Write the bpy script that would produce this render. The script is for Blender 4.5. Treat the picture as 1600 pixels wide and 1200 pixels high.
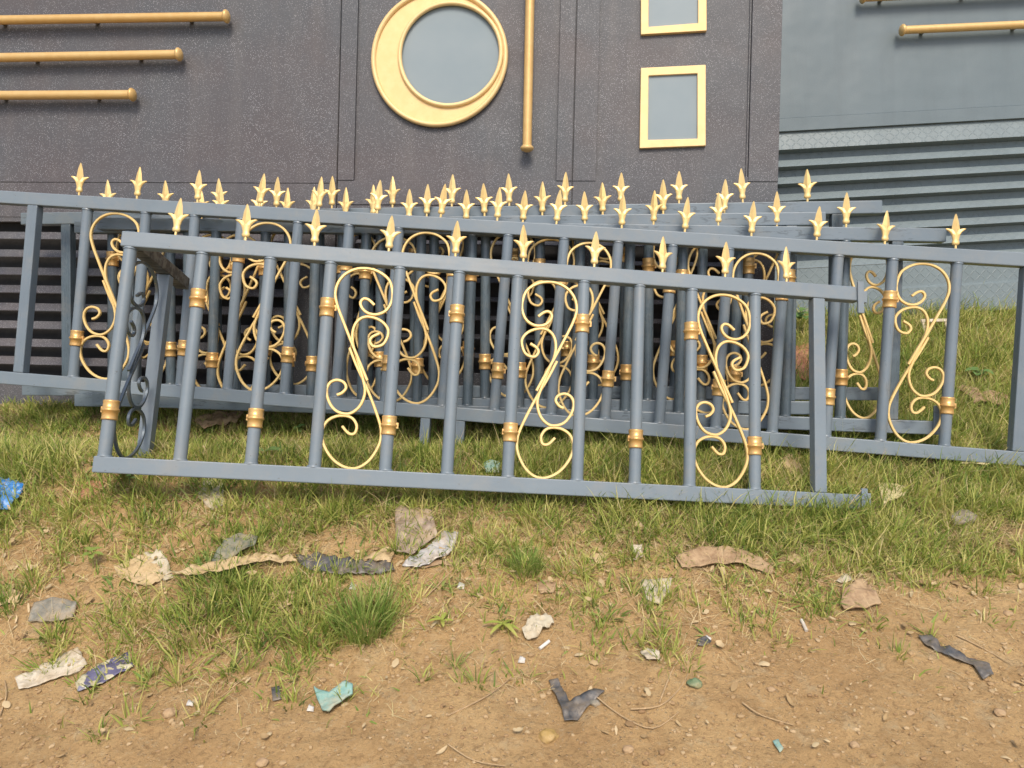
import bpy, bmesh, math, random
import numpy as np
from mathutils import Vector, Matrix, noise
R = math.radians
random.seed(7); rng = np.random.default_rng(7)
sc = bpy.context.scene
for o in list(bpy.data.objects): bpy.data.objects.remove(o)

# ------------------------------------------------------------------ camera, sky, sun, exposure
PITCH, CZ, FPX = R(17), 1.5, 1200.0
cam = bpy.data.cameras.new('camera'); camo = bpy.data.objects.new('camera', cam)
sc.collection.objects.link(camo); sc.camera = camo
cam.sensor_width = 36; cam.lens = 36*FPX/1600; cam.clip_end = 500; cam.clip_start = .02
camo.location = (0, 0, CZ); camo.rotation_euler = (R(90)-PITCH, 0, 0)
sc.render.resolution_x, sc.render.resolution_y = 1024, 768
SUN_EL, SUN_AZ = R(60), R(174)      # azimuth measured from +Y towards +X: behind the camera
w = bpy.data.worlds.new('World'); sc.world = w; w.use_nodes = True
nt = w.node_tree; bg = nt.nodes['Background']
sky = nt.nodes.new('ShaderNodeTexSky'); sky.sky_type = 'NISHITA'; sky.sun_disc = False
sky.sun_elevation = SUN_EL; sky.sun_rotation = SUN_AZ; sky.air_density = 1.2; sky.dust_density = 3.5; sky.ozone_density = .7
nt.links.new(sky.outputs[0], bg.inputs[0]); bg.inputs[1].default_value = .15
sl = bpy.data.lights.new('sun', 'SUN'); sl.energy = 2.0; sl.angle = R(20); sl.color = (1, .93, .82)
so = bpy.data.objects.new('sun', sl); sc.collection.objects.link(so)
sd = Vector((math.sin(SUN_AZ)*math.cos(SUN_EL), math.cos(SUN_AZ)*math.cos(SUN_EL), math.sin(SUN_EL)))
so.rotation_euler = sd.to_track_quat('Z', 'Y').to_euler(); so.location = sd*20
sc.view_settings.view_transform = 'Standard'; sc.view_settings.look = 'None'
sc.view_settings.exposure = 0.38; sc.view_settings.gamma = 1
sc.render.engine = 'CYCLES'

# ------------------------------------------------------------------ helpers
col = sc.collection
def tag(o, label=None, cat=None, group=None, kind=None):
    for k, v in (('label', label), ('category', cat), ('group', group), ('kind', kind)):
        if v: o[k] = v
    return o
def empty(name, M=None):
    o = bpy.data.objects.new(name, None); col.objects.link(o); o.empty_display_size = .05
    if M is not None: o.matrix_world = M
    return o

class MB:
    def __init__(s): s.v = []; s.f = []; s.sm = []
    def add(s, vs, fs, smooth=False):
        n = len(s.v); s.v += [tuple(v) for v in vs]
        s.f += [tuple(n+i for i in f) for f in fs]; s.sm += [smooth]*len(fs)
    def box(s, x0, x1, y0, y1, z0, z1):
        s.add([(x0,y0,z0),(x1,y0,z0),(x1,y1,z0),(x0,y1,z0),(x0,y0,z1),(x1,y0,z1),(x1,y1,z1),(x0,y1,z1)],
              [(0,3,2,1),(4,5,6,7),(0,1,5,4),(1,2,6,5),(2,3,7,6),(3,0,4,7)])
    def lathe(s, prof, c=(0,0,0), n=20, sx=1, sy=1, smooth=True):   # prof [(r, z)] around z
        vs = []; fs = []
        for r, z in prof:
            for k in range(n):
                a = 2*math.pi*k/n; vs.append((c[0]+r*math.cos(a)*sx, c[1]+r*math.sin(a)*sy, c[2]+z))
        for i in range(len(prof)-1):
            for k in range(n): fs.append((i*n+k, i*n+(k+1)%n, (i+1)*n+(k+1)%n, (i+1)*n+k))
        s.add(vs, fs, smooth)
        m = len(prof)
        s.add(vs[:n], [tuple(range(n))[::-1]]); s.add(vs[(m-1)*n:], [tuple(range(n))])
    def tube(s, pts, r, n=8, smooth=True):
        pts = [Vector(p) for p in pts]; m = len(pts)
        rs = r if isinstance(r, (list, tuple)) else [r]*m
        vs = []; fs = []; up = Vector((.13, .2, 1)).normalized()
        t0 = (pts[1]-pts[0]).normalized(); nrm = t0.cross(up)
        if nrm.length < .05: nrm = t0.cross(Vector((1, 0, 0)))
        nrm.normalize()
        for i, p in enumerate(pts):
            t = (pts[min(i+1, m-1)]-pts[max(i-1, 0)]).normalized()
            nrm = (nrm-t*nrm.dot(t)).normalized(); b = t.cross(nrm)
            for k in range(n):
                a = 2*math.pi*k/n; q = p+(nrm*math.cos(a)+b*math.sin(a))*rs[i]; vs.append(tuple(q))
        for i in range(m-1):
            for k in range(n): fs.append((i*n+k, i*n+(k+1)%n, (i+1)*n+(k+1)%n, (i+1)*n+k))
        s.add(vs, fs, smooth); s.add(vs[:n], [tuple(range(n))[::-1]]); s.add(vs[(m-1)*n:], [tuple(range(n))])
    def ribbon(s, pts, w, d, yc=0):        # rectangular bar swept along a path in the x-z plane
        m = len(pts); vs = []; fs = []
        for i, (x, z) in enumerate(pts):
            a = pts[max(i-1, 0)]; b = pts[min(i+1, m-1)]
            tx, tz = b[0]-a[0], b[1]-a[1]; l = math.hypot(tx, tz) or 1; nx, nz = -tz/l, tx/l
            h, c = w/2, w*.22
            for ox, oy in ((-h, -d/2+c), (-h+c, -d/2), (h-c, -d/2), (h, -d/2+c), (h, d/2), (-h, d/2)):
                vs.append((x+nx*ox, yc+oy, z+nz*ox))
        for i in range(m-1):
            for k in range(6): fs.append((i*6+k, i*6+(k+1) % 6, (i+1)*6+(k+1) % 6, (i+1)*6+k))
        s.add(vs, fs, False)
        s.add(vs[:6], [tuple(range(6))[::-1]]); s.add(vs[-6:], [tuple(range(6))])
    def build(s, name, mat, parent=None, bevel=0, seg=2, fix=True):
        me = bpy.data.meshes.new(name); me.from_pydata(s.v, [], s.f)
        me.polygons.foreach_set('use_smooth', s.sm); me.update()
        if fix:
            bm = bmesh.new(); bm.from_mesh(me); bmesh.ops.recalc_face_normals(bm, faces=bm.faces); bm.to_mesh(me); bm.free()
        o = bpy.data.objects.new(name, me); col.objects.link(o)
        if mat: me.materials.append(mat)
        if parent: o.parent = parent
        if bevel:
            b = o.modifiers.new('bevel', 'BEVEL'); b.width = bevel; b.segments = seg; b.limit_method = 'ANGLE'; b.harden_normals = False
        return o

def crom(P, n=8):
    out = []; m = len(P)
    for i in range(m-1):
        p0, p1, p2, p3 = P[max(i-1, 0)], P[i], P[i+1], P[min(i+2, m-1)]
        for k in range(n):
            t = k/n
            out.append(tuple(.5*((2*b)+(-a+c)*t+(2*a-5*b+4*c-d)*t*t+(-a+3*b-3*c+d)*t**3) for a, b, c, d in zip(p0, p1, p2, p3)))
    out.append(tuple(P[-1])); return out

def plane_mat(loc, lean, roll, yaw):
    return Matrix.Translation(loc) @ Matrix.Rotation(R(yaw), 4, 'Z') @ Matrix.Rotation(R(-lean), 4, 'X') @ Matrix.Rotation(R(roll), 4, 'Y')
CO = Vector((0, 0, CZ))
def ray(px, py):
    cx, cz = (px-800)/FPX, (600-py)/FPX
    return Vector((cx, math.cos(PITCH)+cz*math.sin(PITCH), -math.sin(PITCH)+cz*math.cos(PITCH)))
def local(M, px, py):                       # where the line of sight meets the plane of a gate: real size on that gate
    d = ray(px, py); n = M.to_3x3() @ Vector((0, 1, 0)); t = (M.translation-CO).dot(n)/d.dot(n)
    q = M.inverted() @ (CO+d*t); return q.x, q.z

KY = [-60, -5, 1.2, 2.2, 2.75, 3.2, 3.8, 4.75, 6, 9, 60]
KZ = [-.6, -.3, -.07, .0, .075, .155, .25, .50, .66, .8, 1.2]
def gz_base(x, y):
    z = sum(np.interp(np.asarray(y)+d, KY, KZ) for d in (-.25, -.12, 0, .12, .25))/5
    sm = lambda a, b: (lambda t: t*t*(3-2*t))(np.clip((np.asarray(y)-a)/(b-a), 0, 1))
    z = z+np.clip(.09-.07*np.asarray(x), -.02, .19)*sm(1.9, 2.8)*(1-sm(2.9, 3.5))
    return z+.02*np.clip(x, -4, 4)
def gz(x, y):
    x = float(x); y = float(y)
    z = float(gz_base(x, y))
    z += .018*noise.noise((x*1.7, y*1.7, .3))+.010*noise.noise((x*5, y*5, 1.1))
    if -3.5 < x < 3.5 and .8 < y < 5.5:
        z += .009*noise.noise((x*14, y*14, 2.0))+.005*noise.noise((x*36, y*36, 4.0))
    return z
def at(px, py):
    d = ray(px, py); t = 1.0
    for i in range(400):
        p = CO+d*t
        h = p.z-gz(p.x, p.y)
        if h < .0008: break
        t += max(h*.8, .001)
    p = CO+d*t; p.z = gz(p.x, p.y); return p

# ------------------------------------------------------------------ materials
def nmat(name):
    m = bpy.data.materials.new(name); m.use_nodes = True; n = m.node_tree
    return m, n, n.nodes['Principled BSDF']
def N(n, t, **k):
    x = n.nodes.new(t)
    for a, b in k.items():
        if hasattr(x, a): setattr(x, a, b)
        else: x.inputs[a.replace('_', ' ')].default_value = b
    return x
def coords(n, kind='Object', scale=None):
    c = N(n, 'ShaderNodeTexCoord'); o = c.outputs[kind]
    if scale:
        mp = N(n, 'ShaderNodeMapping'); mp.inputs['Scale'].default_value = scale; n.links.new(o, mp.inputs[0]); o = mp.outputs[0]
    return o
def noise_n(n, co, scale, detail=4, rough=.55, dist=0):
    x = N(n, 'ShaderNodeTexNoise'); x.inputs['Scale'].default_value = scale; x.inputs['Detail'].default_value = detail
    x.inputs['Roughness'].default_value = rough; x.inputs['Distortion'].default_value = dist; n.links.new(co, x.inputs['Vector']); return x.outputs['Fac']
def ramp(n, fac, stops, interp='LINEAR'):
    r = N(n, 'ShaderNodeValToRGB'); r.color_ramp.interpolation = interp; e = r.color_ramp.elements
    while len(e) < len(stops): e.new(.5)
    for i, (p, c) in enumerate(stops):
        e[i].position = p; e[i].color = (c, c, c, 1) if isinstance(c, (int, float)) else (*c, 1)
    n.links.new(fac, r.inputs[0]); return r.outputs[0]
def mix(n, fac, a, b, mode='MIX'):
    x = N(n, 'ShaderNodeMix'); x.data_type = 'RGBA'; x.blend_type = mode
    for s, i in ((fac, 0), (a, 6), (b, 7)):
        if hasattr(s, 'links'): n.links.new(s, x.inputs[i])
        else: x.inputs[i].default_value = s if i == 0 else (*s, 1)
    return x.outputs[2]
def math_n(n, op, a, b=0.0, c=None):
    x = N(n, 'ShaderNodeMath'); x.operation = op
    for i, s in enumerate((a, b) if c is None else (a, b, c)):
        if hasattr(s, 'links'): n.links.new(s, x.inputs[i])
        else: x.inputs[i].default_value = s
    return x.outputs[0]
def bump(n, h, strength, dist, bs, prev=None):
    b = N(n, 'ShaderNodeBump'); b.inputs['Strength'].default_value = strength; b.inputs['Distance'].default_value = dist
    n.links.new(h, b.inputs['Height'])
    if prev: n.links.new(prev, b.inputs['Normal'])
    n.links.new(b.outputs[0], bs.inputs['Normal']); return b.outputs[0]

def paint_mat(name, base, base2, scuff, wear=.5, rough=.42, streak=(2.5, 30, 30), cover=.58):
    m, n, b = nmat(name); co = coords(n)
    big = noise_n(n, co, 3.5, 5, .6)
    c = mix(n, ramp(n, big, [(.35, 0.), (.65, 1.)]), base, base2)
    st = noise_n(n, coords(n, scale=streak), 1.0, 6, .6)
    c = mix(n, ramp(n, st, [(.45, 0.), (.72, .22)]), c, tuple(min(1, x*1.25) for x in base))
    blot = noise_n(n, coords(n, scale=tuple(4+q*.9 for q in streak)), 1.0, 8, .72, .3)
    c = mix(n, ramp(n, blot, [(cover, 0.), (cover+.05, wear)]), c, scuff)
    c = mix(n, ramp(n, noise_n(n, co, 6, 8, .75, .3), [(.50, 0.), (.70, .28)]), c, (.30, .26, .20))
    c = mix(n, ramp(n, noise_n(n, co, 34, 6, .7), [(.655, 0.), (.69, .65)]), c, (.085, .075, .065))
    c = mix(n, ramp(n, noise_n(n, co, 21, 7, .75), [(.675, 0.), (.72, .6)]), c, (.22, .13, .07))
    sp = noise_n(n, co, 130, 3, .6)
    c = mix(n, ramp(n, sp, [(.70, 0.), (.74, .7)]), c, (.03, .032, .035))
    n.links.new(c, b.inputs['Base Color'])
    n.links.new(ramp(n, blot, [(.3, rough-.1), (.7, rough+.12)]), b.inputs['Roughness'])
    hh = math_n(n, 'ADD', math_n(n, 'MULTIPLY', st, .6), math_n(n, 'MULTIPLY', noise_n(n, co, 60, 5, .6), .5))
    bump(n, hh, .35, .0016, b); return m
m_grey = paint_mat('grey_blue_paint', (.162, .198, .226), (.182, .217, .243), (.10, .125, .145), .35, cover=.66)
m_grey2 = paint_mat('grey_blue_paint_rear', (.14, .175, .20), (.165, .20, .228), (.06, .078, .09), .7, .38, cover=.56)  # slightly darker, more scuffed grey blue for the rear rails
m_greyv = paint_mat('grey_blue_paint_streaked', (.14, .172, .20), (.165, .20, .23), (.07, .09, .105), .6, .32, streak=(45, 45, 1.1), cover=.60)
m_greyd = paint_mat('grey_blue_dark_streaked', (.075, .10, .118), (.105, .137, .158), (.045, .06, .07), .6, .28, streak=(45, 45, 1.1), cover=.55)  # darker, streaked grey blue for posts and balusters of the rear panels
m_bare = paint_mat('bare_steel', (.10, .10, .095), (.15, .14, .12), (.035, .033, .03), .9, .45, cover=.48)

def gold_mat(name, c1, c2, dark, metal=.45, rough=.36):
    m, n, b = nmat(name); co = coords(n)
    oi = N(n, 'ShaderNodeObjectInfo')
    f = math_n(n, 'ADD', math_n(n, 'MULTIPLY', noise_n(n, co, 25, 5, .6), .75), math_n(n, 'MULTIPLY', oi.outputs['Random'], .25))
    c = mix(n, ramp(n, f, [(.35, 0.), (.68, 1.)]), c1, c2)
    c = mix(n, ramp(n, noise_n(n, co, 70, 6, .7), [(.64, 0.), (.7, .75)]), c, dark)
    n.links.new(c, b.inputs['Base Color']); b.inputs['Metallic'].default_value = metal; b.inputs['Roughness'].default_value = rough
    bump(n, noise_n(n, co, 180, 4, .6), .4, .0009, b); return m
m_gold = gold_mat('gold_paint', (.84, .61, .26), (.78, .53, .20), (.42, .24, .08), .3, .42)
m_gold_c = gold_mat('copper_gold_paint', (.72, .45, .17), (.64, .37, .13), (.30, .16, .06), .5, .32)
m_goldflat = gold_mat('pale_gold_paint', (.76, .56, .27), (.73, .50, .22), (.60, .38, .15), .15, .5)
m_goldrod = gold_mat('rod_gold_paint', (.66, .44, .18), (.60, .37, .13), (.45, .26, .09), .25, .42)
m_scrollgrey = gold_mat('oversprayed_steel', (.16, .19, .21), (.13, .155, .175), (.60, .42, .18), .5, .35)

def hammer_mat(name):
    m, n, b = nmat(name); co = coords(n)
    c = mix(n, ramp(n, noise_n(n, co, 1.3, 3, .5), [(.35, 0.), (.62, 1.)]), (.088, .077, .079), (.080, .083, .090))
    c = mix(n, ramp(n, noise_n(n, co, 3.1, 2, .5), [(.50, 0.), (.75, .6)]), c, (.098, .080, .078))
    v = N(n, 'ShaderNodeTexVoronoi'); v.inputs['Scale'].default_value = 185; n.links.new(co, v.inputs['Vector'])
    sep = N(n, 'ShaderNodeSeparateColor'); n.links.new(v.outputs['Color'], sep.inputs[0])
    sel = math_n(n, 'GREATER_THAN', sep.outputs[0], .55)
    den = ramp(n, noise_n(n, co, 4, 3, .6), [(.35, .35), (.65, 1.)])
    spot = ramp(n, v.outputs['Distance'], [(.12, 1.), (.42, 0.)])
    fl = math_n(n, 'MULTIPLY', math_n(n, 'MULTIPLY', sel, spot), math_n(n, 'MULTIPLY', den, .9))
    c = mix(n, fl, c, (.42, .42, .44))
    fine = noise_n(n, co, 320, 2, .5)
    c = mix(n, ramp(n, fine, [(.55, 0.), (.7, .45)]), c, (.19, .185, .185))
    n.links.new(c, b.inputs['Base Color']); b.inputs['Roughness'].default_value = .5; b.inputs['Specular IOR Level'].default_value = .35
    c2 = mix(n, ramp(n, noise_n(n, coords(n, scale=(9, 9, .8)), 1, 6, .6), [(.50, 0.), (.75, .30)]), c, (.16, .145, .135))
    n.links.new(c2, b.inputs['Base Color'])
    p = bump(n, noise_n(n, co, 2.6, 3, .5), .25, .05, b)
    bump(n, math_n(n, 'ADD', fl, math_n(n, 'MULTIPLY', fine, .5)), .5, .0012, b, p); return m
m_ham = hammer_mat('hammered_dark_paint')

def sheet_mat(name, base, tread):
    m, n, b = nmat(name); co = coords(n)
    c = mix(n, ramp(n, noise_n(n, co, 2.2, 5, .6), [(.3, 0.), (.7, 1.)]), base, tuple(x*1.14 for x in base))
    fine = noise_n(n, co, 260, 3, .7)
    c = mix(n, ramp(n, fine, [(.30, .5), (.48, 0.)]), c, tuple(x*.62 for x in base))
    c = mix(n, ramp(n, fine, [(.55, 0.), (.72, .35)]), c, tuple(min(1, x*1.5) for x in base))
    n.links.new(c, b.inputs['Base Color']); b.inputs['Roughness'].default_value = .45
    h = math_n(n, 'MULTIPLY', fine, .25)
    if tread:
        sp = N(n, 'ShaderNodeSeparateXYZ'); n.links.new(co, sp.inputs[0])
        S = 1/.034
        u = math_n(n, 'MULTIPLY', sp.outputs[0], S); v = math_n(n, 'MULTIPLY', math_n(n, 'ADD', sp.outputs[2], math_n(n, 'MULTIPLY', sp.outputs[1], .6)), S)
        fu = math_n(n, 'SUBTRACT', math_n(n, 'FRACT', u), .5); fv = math_n(n, 'SUBTRACT', math_n(n, 'FRACT', v), .5)
        par = math_n(n, 'MODULO', math_n(n, 'ABSOLUTE', math_n(n, 'ADD', math_n(n, 'FLOOR', u), math_n(n, 'FLOOR', v))), 2.0)
        sg = math_n(n, 'SUBTRACT', math_n(n, 'MULTIPLY', math_n(n, 'GREATER_THAN', par, .5), 2.0), 1.0)
        sv = math_n(n, 'MULTIPLY', fv, sg)
        a = math_n(n, 'ABSOLUTE', math_n(n, 'ADD', fu, sv)); bb = math_n(n, 'ABSOLUTE', math_n(n, 'SUBTRACT', fu, sv))
        dash = math_n(n, 'MULTIPLY', math_n(n, 'LESS_THAN', a, .72), ramp(n, bb, [(.06, 1.), (.15, 0.)]))
        h = math_n(n, 'ADD', h, math_n(n, 'MULTIPLY', dash, 1.6))
    c2 = mix(n, ramp(n, noise_n(n, coords(n, scale=(7, 7, .7)), 1, 7, .65), [(.50, 0.), (.78, .35)]), c, tuple(x*.66 for x in base))
    n.links.new(c2, b.inputs['Base Color'])
    p = bump(n, noise_n(n, co, 2.0, 3, .5), .3, .06, b)
    bump(n, h, .6, .0016, b, p); return m
m_sheet = sheet_mat('grey_green_sheet', (.118, .150, .162), False)
m_tread = sheet_mat('grey_green_tread_plate', (.155, .19, .198), True)

def plain(name, c, rough=.6, var=.25, scale=40, metal=0, bstr=.4, c2=None, trans=0, alpha=1, dust=0):
    m, n, b = nmat(name); co = coords(n)
    f = noise_n(n, co, scale, 6, .65)
    cc = mix(n, ramp(n, f, [(.32, 0.), (.68, 1.)]), tuple(x*(1-var) for x in c), c2 or tuple(min(1, x*(1+var)) for x in c))
    if dust:
        cc = mix(n, ramp(n, noise_n(n, co, 12, 7, .75), [(.42, 0.), (.68, dust)]), cc, (.40, .28, .15))
        cc = mix(n, ramp(n, noise_n(n, co, 70, 5, .7), [(.56, 0.), (.68, .6)]), cc, tuple(x*.45 for x in c))
    n.links.new(cc, b.inputs['Base Color']); b.inputs['Roughness'].default_value = rough; b.inputs['Metallic'].default_value = metal
    if alpha < 1: b.inputs['Alpha'].default_value = alpha
    bump(n, f, bstr, .004, b); return m
m_glass, gn, gb = nmat('tinted_glass')
gc = mix(gn, ramp(gn, noise_n(gn, coords(gn), 3, 3), [(.3, 0.), (.7, 1.)]), (.20, .25, .275), (.24, .285, .305))
gn.links.new(gc, gb.inputs['Base Color']); gb.inputs['Roughness'].default_value = .4; gb.inputs['Specular IOR Level'].default_value = .3
m_gapshade = plain('painted_gap_shade', (.02, .018, .018), .8)  # near-black colour standing in for shade inside the louvre gaps

# ground
def ground_mat():
    m, n, b = nmat('sandy_soil'); co = coords(n)
    c = mix(n, ramp(n, noise_n(n, co, 1.6, 5, .6), [(.35, 0.), (.65, 1.)]), (.57, .375, .175), (.48, .30, .135))
    c = mix(n, ramp(n, noise_n(n, co, 6, 6, .65, .4), [(.47, 0.), (.64, .6)]), c, (.38, .23, .10))
    c = mix(n, ramp(n, noise_n(n, co, 11, 6, .65, .4), [(.55, 0.), (.72, .6)]), c, (.54, .43, .26))
    g = noise_n(n, co, 55, 6, .7)
    c = mix(n, ramp(n, g, [(.34, .6), (.48, 0.)]), c, (.24, .14, .065))
    c = mix(n, ramp(n, g, [(.58, 0.), (.72, .6)]), c, (.54, .43, .27))
    v = N(n, 'ShaderNodeTexVoronoi'); v.inputs['Scale'].default_value = 95; n.links.new(co, v.inputs['Vector'])
    sep = N(n, 'ShaderNodeSeparateColor'); n.links.new(v.outputs['Color'], sep.inputs[0])
    peb = math_n(n, 'MULTIPLY', math_n(n, 'GREATER_THAN', sep.outputs[0], .8), ramp(n, v.outputs['Distance'], [(.2, 1.), (.4, 0.)]))
    c = mix(n, math_n(n, 'MULTIPLY', peb, .3), c, (.52, .42, .28))
    at_ = N(n, 'ShaderNodeAttribute'); at_.attribute_name = 'growth'
    gr = math_n(n, 'ADD', at_.outputs['Fac'], math_n(n, 'MULTIPLY', math_n(n, 'SUBTRACT', noise_n(n, co, 5, 6, .7), .5), 1.6))
    th = mix(n, ramp(n, noise_n(n, co, 70, 6, .75), [(.4, 0.), (.6, 1.)]), (.15, .13, .05), (.34, .26, .13))
    c = mix(n, ramp(n, gr, [(.45, 0.), (.85, .85)]), c, th)
    n.links.new(c, b.inputs['Base Color']); b.inputs['Roughness'].default_value = .95; b.inputs['Specular IOR Level'].default_value = .15
    p = bump(n, noise_n(n, co, 22, 8, .75), .9, .03, b)
    p2 = N(n, 'ShaderNodeBump'); p2.inputs['Strength'].default_value = .8; p2.inputs['Distance'].default_value = .004
    n.links.new(math_n(n, 'ADD', g, peb), p2.inputs['Height']); n.links.new(p, p2.inputs['Normal']); n.links.new(p2.outputs[0], b.inputs['Normal'])
    return m
m_soil = ground_mat()

def blade_mat(name, stops, trans=.35, rough=.5):
    m, n, b = nmat(name); g = N(n, 'ShaderNodeNewGeometry')
    co = coords(n, 'Object')
    f = math_n(n, 'ADD', math_n(n, 'MULTIPLY', g.outputs['Random Per Island'], .55), math_n(n, 'MULTIPLY', math_n(n, 'ADD', math_n(n, 'MULTIPLY', math_n(n, 'SUBTRACT', noise_n(n, co, 4.5, 4, .6), .5), 1.8), .5), .45))
    c = ramp(n, f, stops)
    n.links.new(c, b.inputs['Base Color']); b.inputs['Roughness'].default_value = rough; b.inputs['Specular IOR Level'].default_value = .3
    t = N(n, 'ShaderNodeBsdfTranslucent'); n.links.new(c, t.inputs[0])
    ms = N(n, 'ShaderNodeMixShader'); ms.inputs[0].default_value = trans
    n.links.new(b.outputs[0], ms.inputs[1]); n.links.new(t.outputs[0], ms.inputs[2]); n.links.new(ms.outputs[0], n.nodes['Material Output'].inputs[0])
    return m
m_grass = blade_mat('green_grass', [(.10, (.07, .12, .022)), (.30, (.19, .27, .045)), (.50, (.37, .42, .085)), (.70, (.56, .52, .16)), (.86, (.72, .58, .28))])
m_grassb = blade_mat('bright_grass', [(.10, (.09, .16, .03)), (.4, (.21, .31, .06)), (.7, (.38, .43, .12)), (.9, (.55, .50, .22))])
m_straw = blade_mat('dry_straw', [(.12, (.34, .22, .10)), (.4, (.54, .39, .19)), (.7, (.68, .54, .31)), (.9, (.42, .38, .15))], .15, .7)
m_leaf = blade_mat('broad_green_leaf', [(.1, (.11, .21, .06)), (.8, (.20, .32, .10))], .3)

# ------------------------------------------------------------------ ground sheet
def make_ground():
    xs = np.unique(np.concatenate([np.linspace(-60, -3.4, 24), np.arange(-3.4, 3.4, .016), np.linspace(3.4, 60, 24)]))
    ys = np.unique(np.concatenate([np.linspace(-60, 1.0, 24), np.arange(1.0, 5.2, .016), np.linspace(5.2, 60, 24)]))
    X, Y = np.meshgrid(xs, ys); Z = gz_base(X, Y)
    V = np.empty((X.size, 3)); V[:, 0] = X.ravel(); V[:, 1] = Y.ravel()
    V[:, 2] = [gz(a, b) for a, b in zip(X.ravel(), Y.ravel())]
    nx, ny = len(xs), len(ys)
    i = (np.arange(ny-1)[:, None]*nx+np.arange(nx-1)[None]).ravel()
    F = np.stack([i, i+1, i+1+nx, i+nx], 1)
    me = bpy.data.meshes.new('ground'); fast_mesh(me, V, F, True)
    at_ = me.attributes.new('growth', 'FLOAT', 'POINT'); at_.data.foreach_set('value', density(V[:, 0], V[:, 1]).astype(np.float32))
    o = bpy.data.objects.new('ground', me); col.objects.link(o); me.materials.append(m_soil)
    tag(o, kind='structure')
def fast_mesh(me, V, F, smooth=False):
    k = F.shape[1]; me.vertices.add(len(V)); me.vertices.foreach_set('co', V.astype(np.float32).ravel())
    me.loops.add(F.size); me.loops.foreach_set('vertex_index', F.astype(np.int32).ravel())
    me.polygons.add(len(F)); me.polygons.foreach_set('loop_start', np.arange(0, F.size, k, dtype=np.int32))
    me.polygons.foreach_set('use_smooth', np.full(len(F), smooth)); me.update(calc_edges=True)

# ------------------------------------------------------------------ railing panels
T = .06; D = .05; H = .92; BR = .0238
# scroll traced as (u, v) inside a bay: u 0..1 between baluster centres, v 0..1 between the rails
def uv(x, y):
    t = (1172-y)/1125; l = 25+(135-25)*t; r = 430+(525-430)*t
    return ((x-l)/(r-l), t)
S_TOP = [(378,268),(345,241),(315,238),(297,262),(310,295),(345,318),(395,320),(445,295),(475,250),(485,195),(468,125),(415,82),(350,64),(280,70),(215,102),(170,155),(152,220),(165,290),(200,382),(240,480),(285,582),(332,690)]
S_MID = [(405,425),(362,448),(350,475),(375,500),(430,480),(458,410),(420,357),(345,335),(285,357),(252,415),(250,490),(275,575),(302,665),(318,740),(305,800),(270,850),(215,878),(150,865),(110,820),(95,760),(115,715),(155,697),(195,708),(208,737),(185,765),(155,778)]
S_BOT = [(230,515),(270,612),(335,745),(395,895),(410,970),(395,1040),(340,1120),(270,1164),(200,1164),(130,1127),(80,1060),(65,990),(90,930),(140,897),(200,888),(245,902),(268,940),(255,980),(220,982),(183,945)]
SC = [[uv(*p) for p in crom(S, 5)] for S in (S_TOP, S_MID, S_BOT)]
def scroll_mesh(x0, x1, mirror, z0=T, z1=H-T, yc=D/2):
    b = MB(); inner0, inner1 = x0, x1
    for k, P in enumerate(SC):
        b.ribbon([((inner0+(1-u if mirror else u)*(inner1-inner0)), z0+v*(z1-z0)) for u, v in P], .0106, .0120, yc+(-.0035, 0, .0035)[k])
    return b

def finial_mesh():
    b = MB(); h = .118; s0 = .016
    b.lathe([(.0042, -.012), (.0042, s0+.004)], n=8)
    pr = [(.006, 0), (.0108, .002), (.0124, .007), (.0122, .012), (.0104, .016), (.0104, .022), (.0112, .034), (.0118, .044)]
    b.lathe([(r, z+s0) for r, z in pr], n=16, sy=.66)
    # spear: straight tapering sides, four-sided with a ridge
    lv = [(.0110, .036, .0080), (.0134, .060, .0085), (.0092, .090, .0062), (.0036, .1125, .0028), (.0012, h, .0010)]
    vs = []
    for wv, z, d in lv: vs += [(wv, 0, z+s0), (0, -d, z+s0), (-wv, 0, z+s0), (0, d, z+s0)]
    m = len(lv); fs = [(i*4+k, i*4+(k+1) % 4, i*4+4+(k+1) % 4, i*4+4+k) for i in range(m-1) for k in range(4)]
    b.add(vs, fs+[(0, 3, 2, 1), (m*4-4, m*4-3, m*4-2, m*4-1)])
    # two pointed side barbs, flat castings thinner towards the tip
    q = h/490
    lo = [(0, 70), (40, 92), (47, 118), (53, 148), (64, 176), (82, 202), (104, 224), (124, 240), (139, 254)]
    up = [(0, 246), (30, 244), (52, 244), (66, 250), (84, 256), (102, 260), (118, 261), (132, 259), (139, 255)]
    for sgn in (-1, 1):
        vs = []; fs = []
        for (xa, za), (xb, zb) in zip(lo, up):
            xm, zm = (xa+xb)/2, (za+zb)/2; t = .0078*(1-.72*xb/139)
            for yy, (X, Z) in ((t*.35, (xa, za)), (t, (xm, zm)), (t*.35, (xb, zb))): vs += [(sgn*X*q, -yy, Z*q+s0), (sgn*X*q, yy, Z*q+s0)]
        for i in range(len(lo)-1):
            a, c = i*6, i*6+6
            fs += [(a, a+2, c+2, c), (a+2, a+4, c+4, c+2), (a+1, c+1, c+3, a+3), (a+3, c+3, c+5, a+5), (a, c, c+1, a+1), (a+4, a+5, c+5, c+4)]
        b.add(vs, fs+[(0, 1, 3, 2), (2, 3, 5, 4)])
    return b
def finial_base():
    o = finial_mesh().build('finial', m_gold); return o
fin0 = finial_base(); fin_me = fin0.data; bpy.data.objects.remove(fin0)

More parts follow.
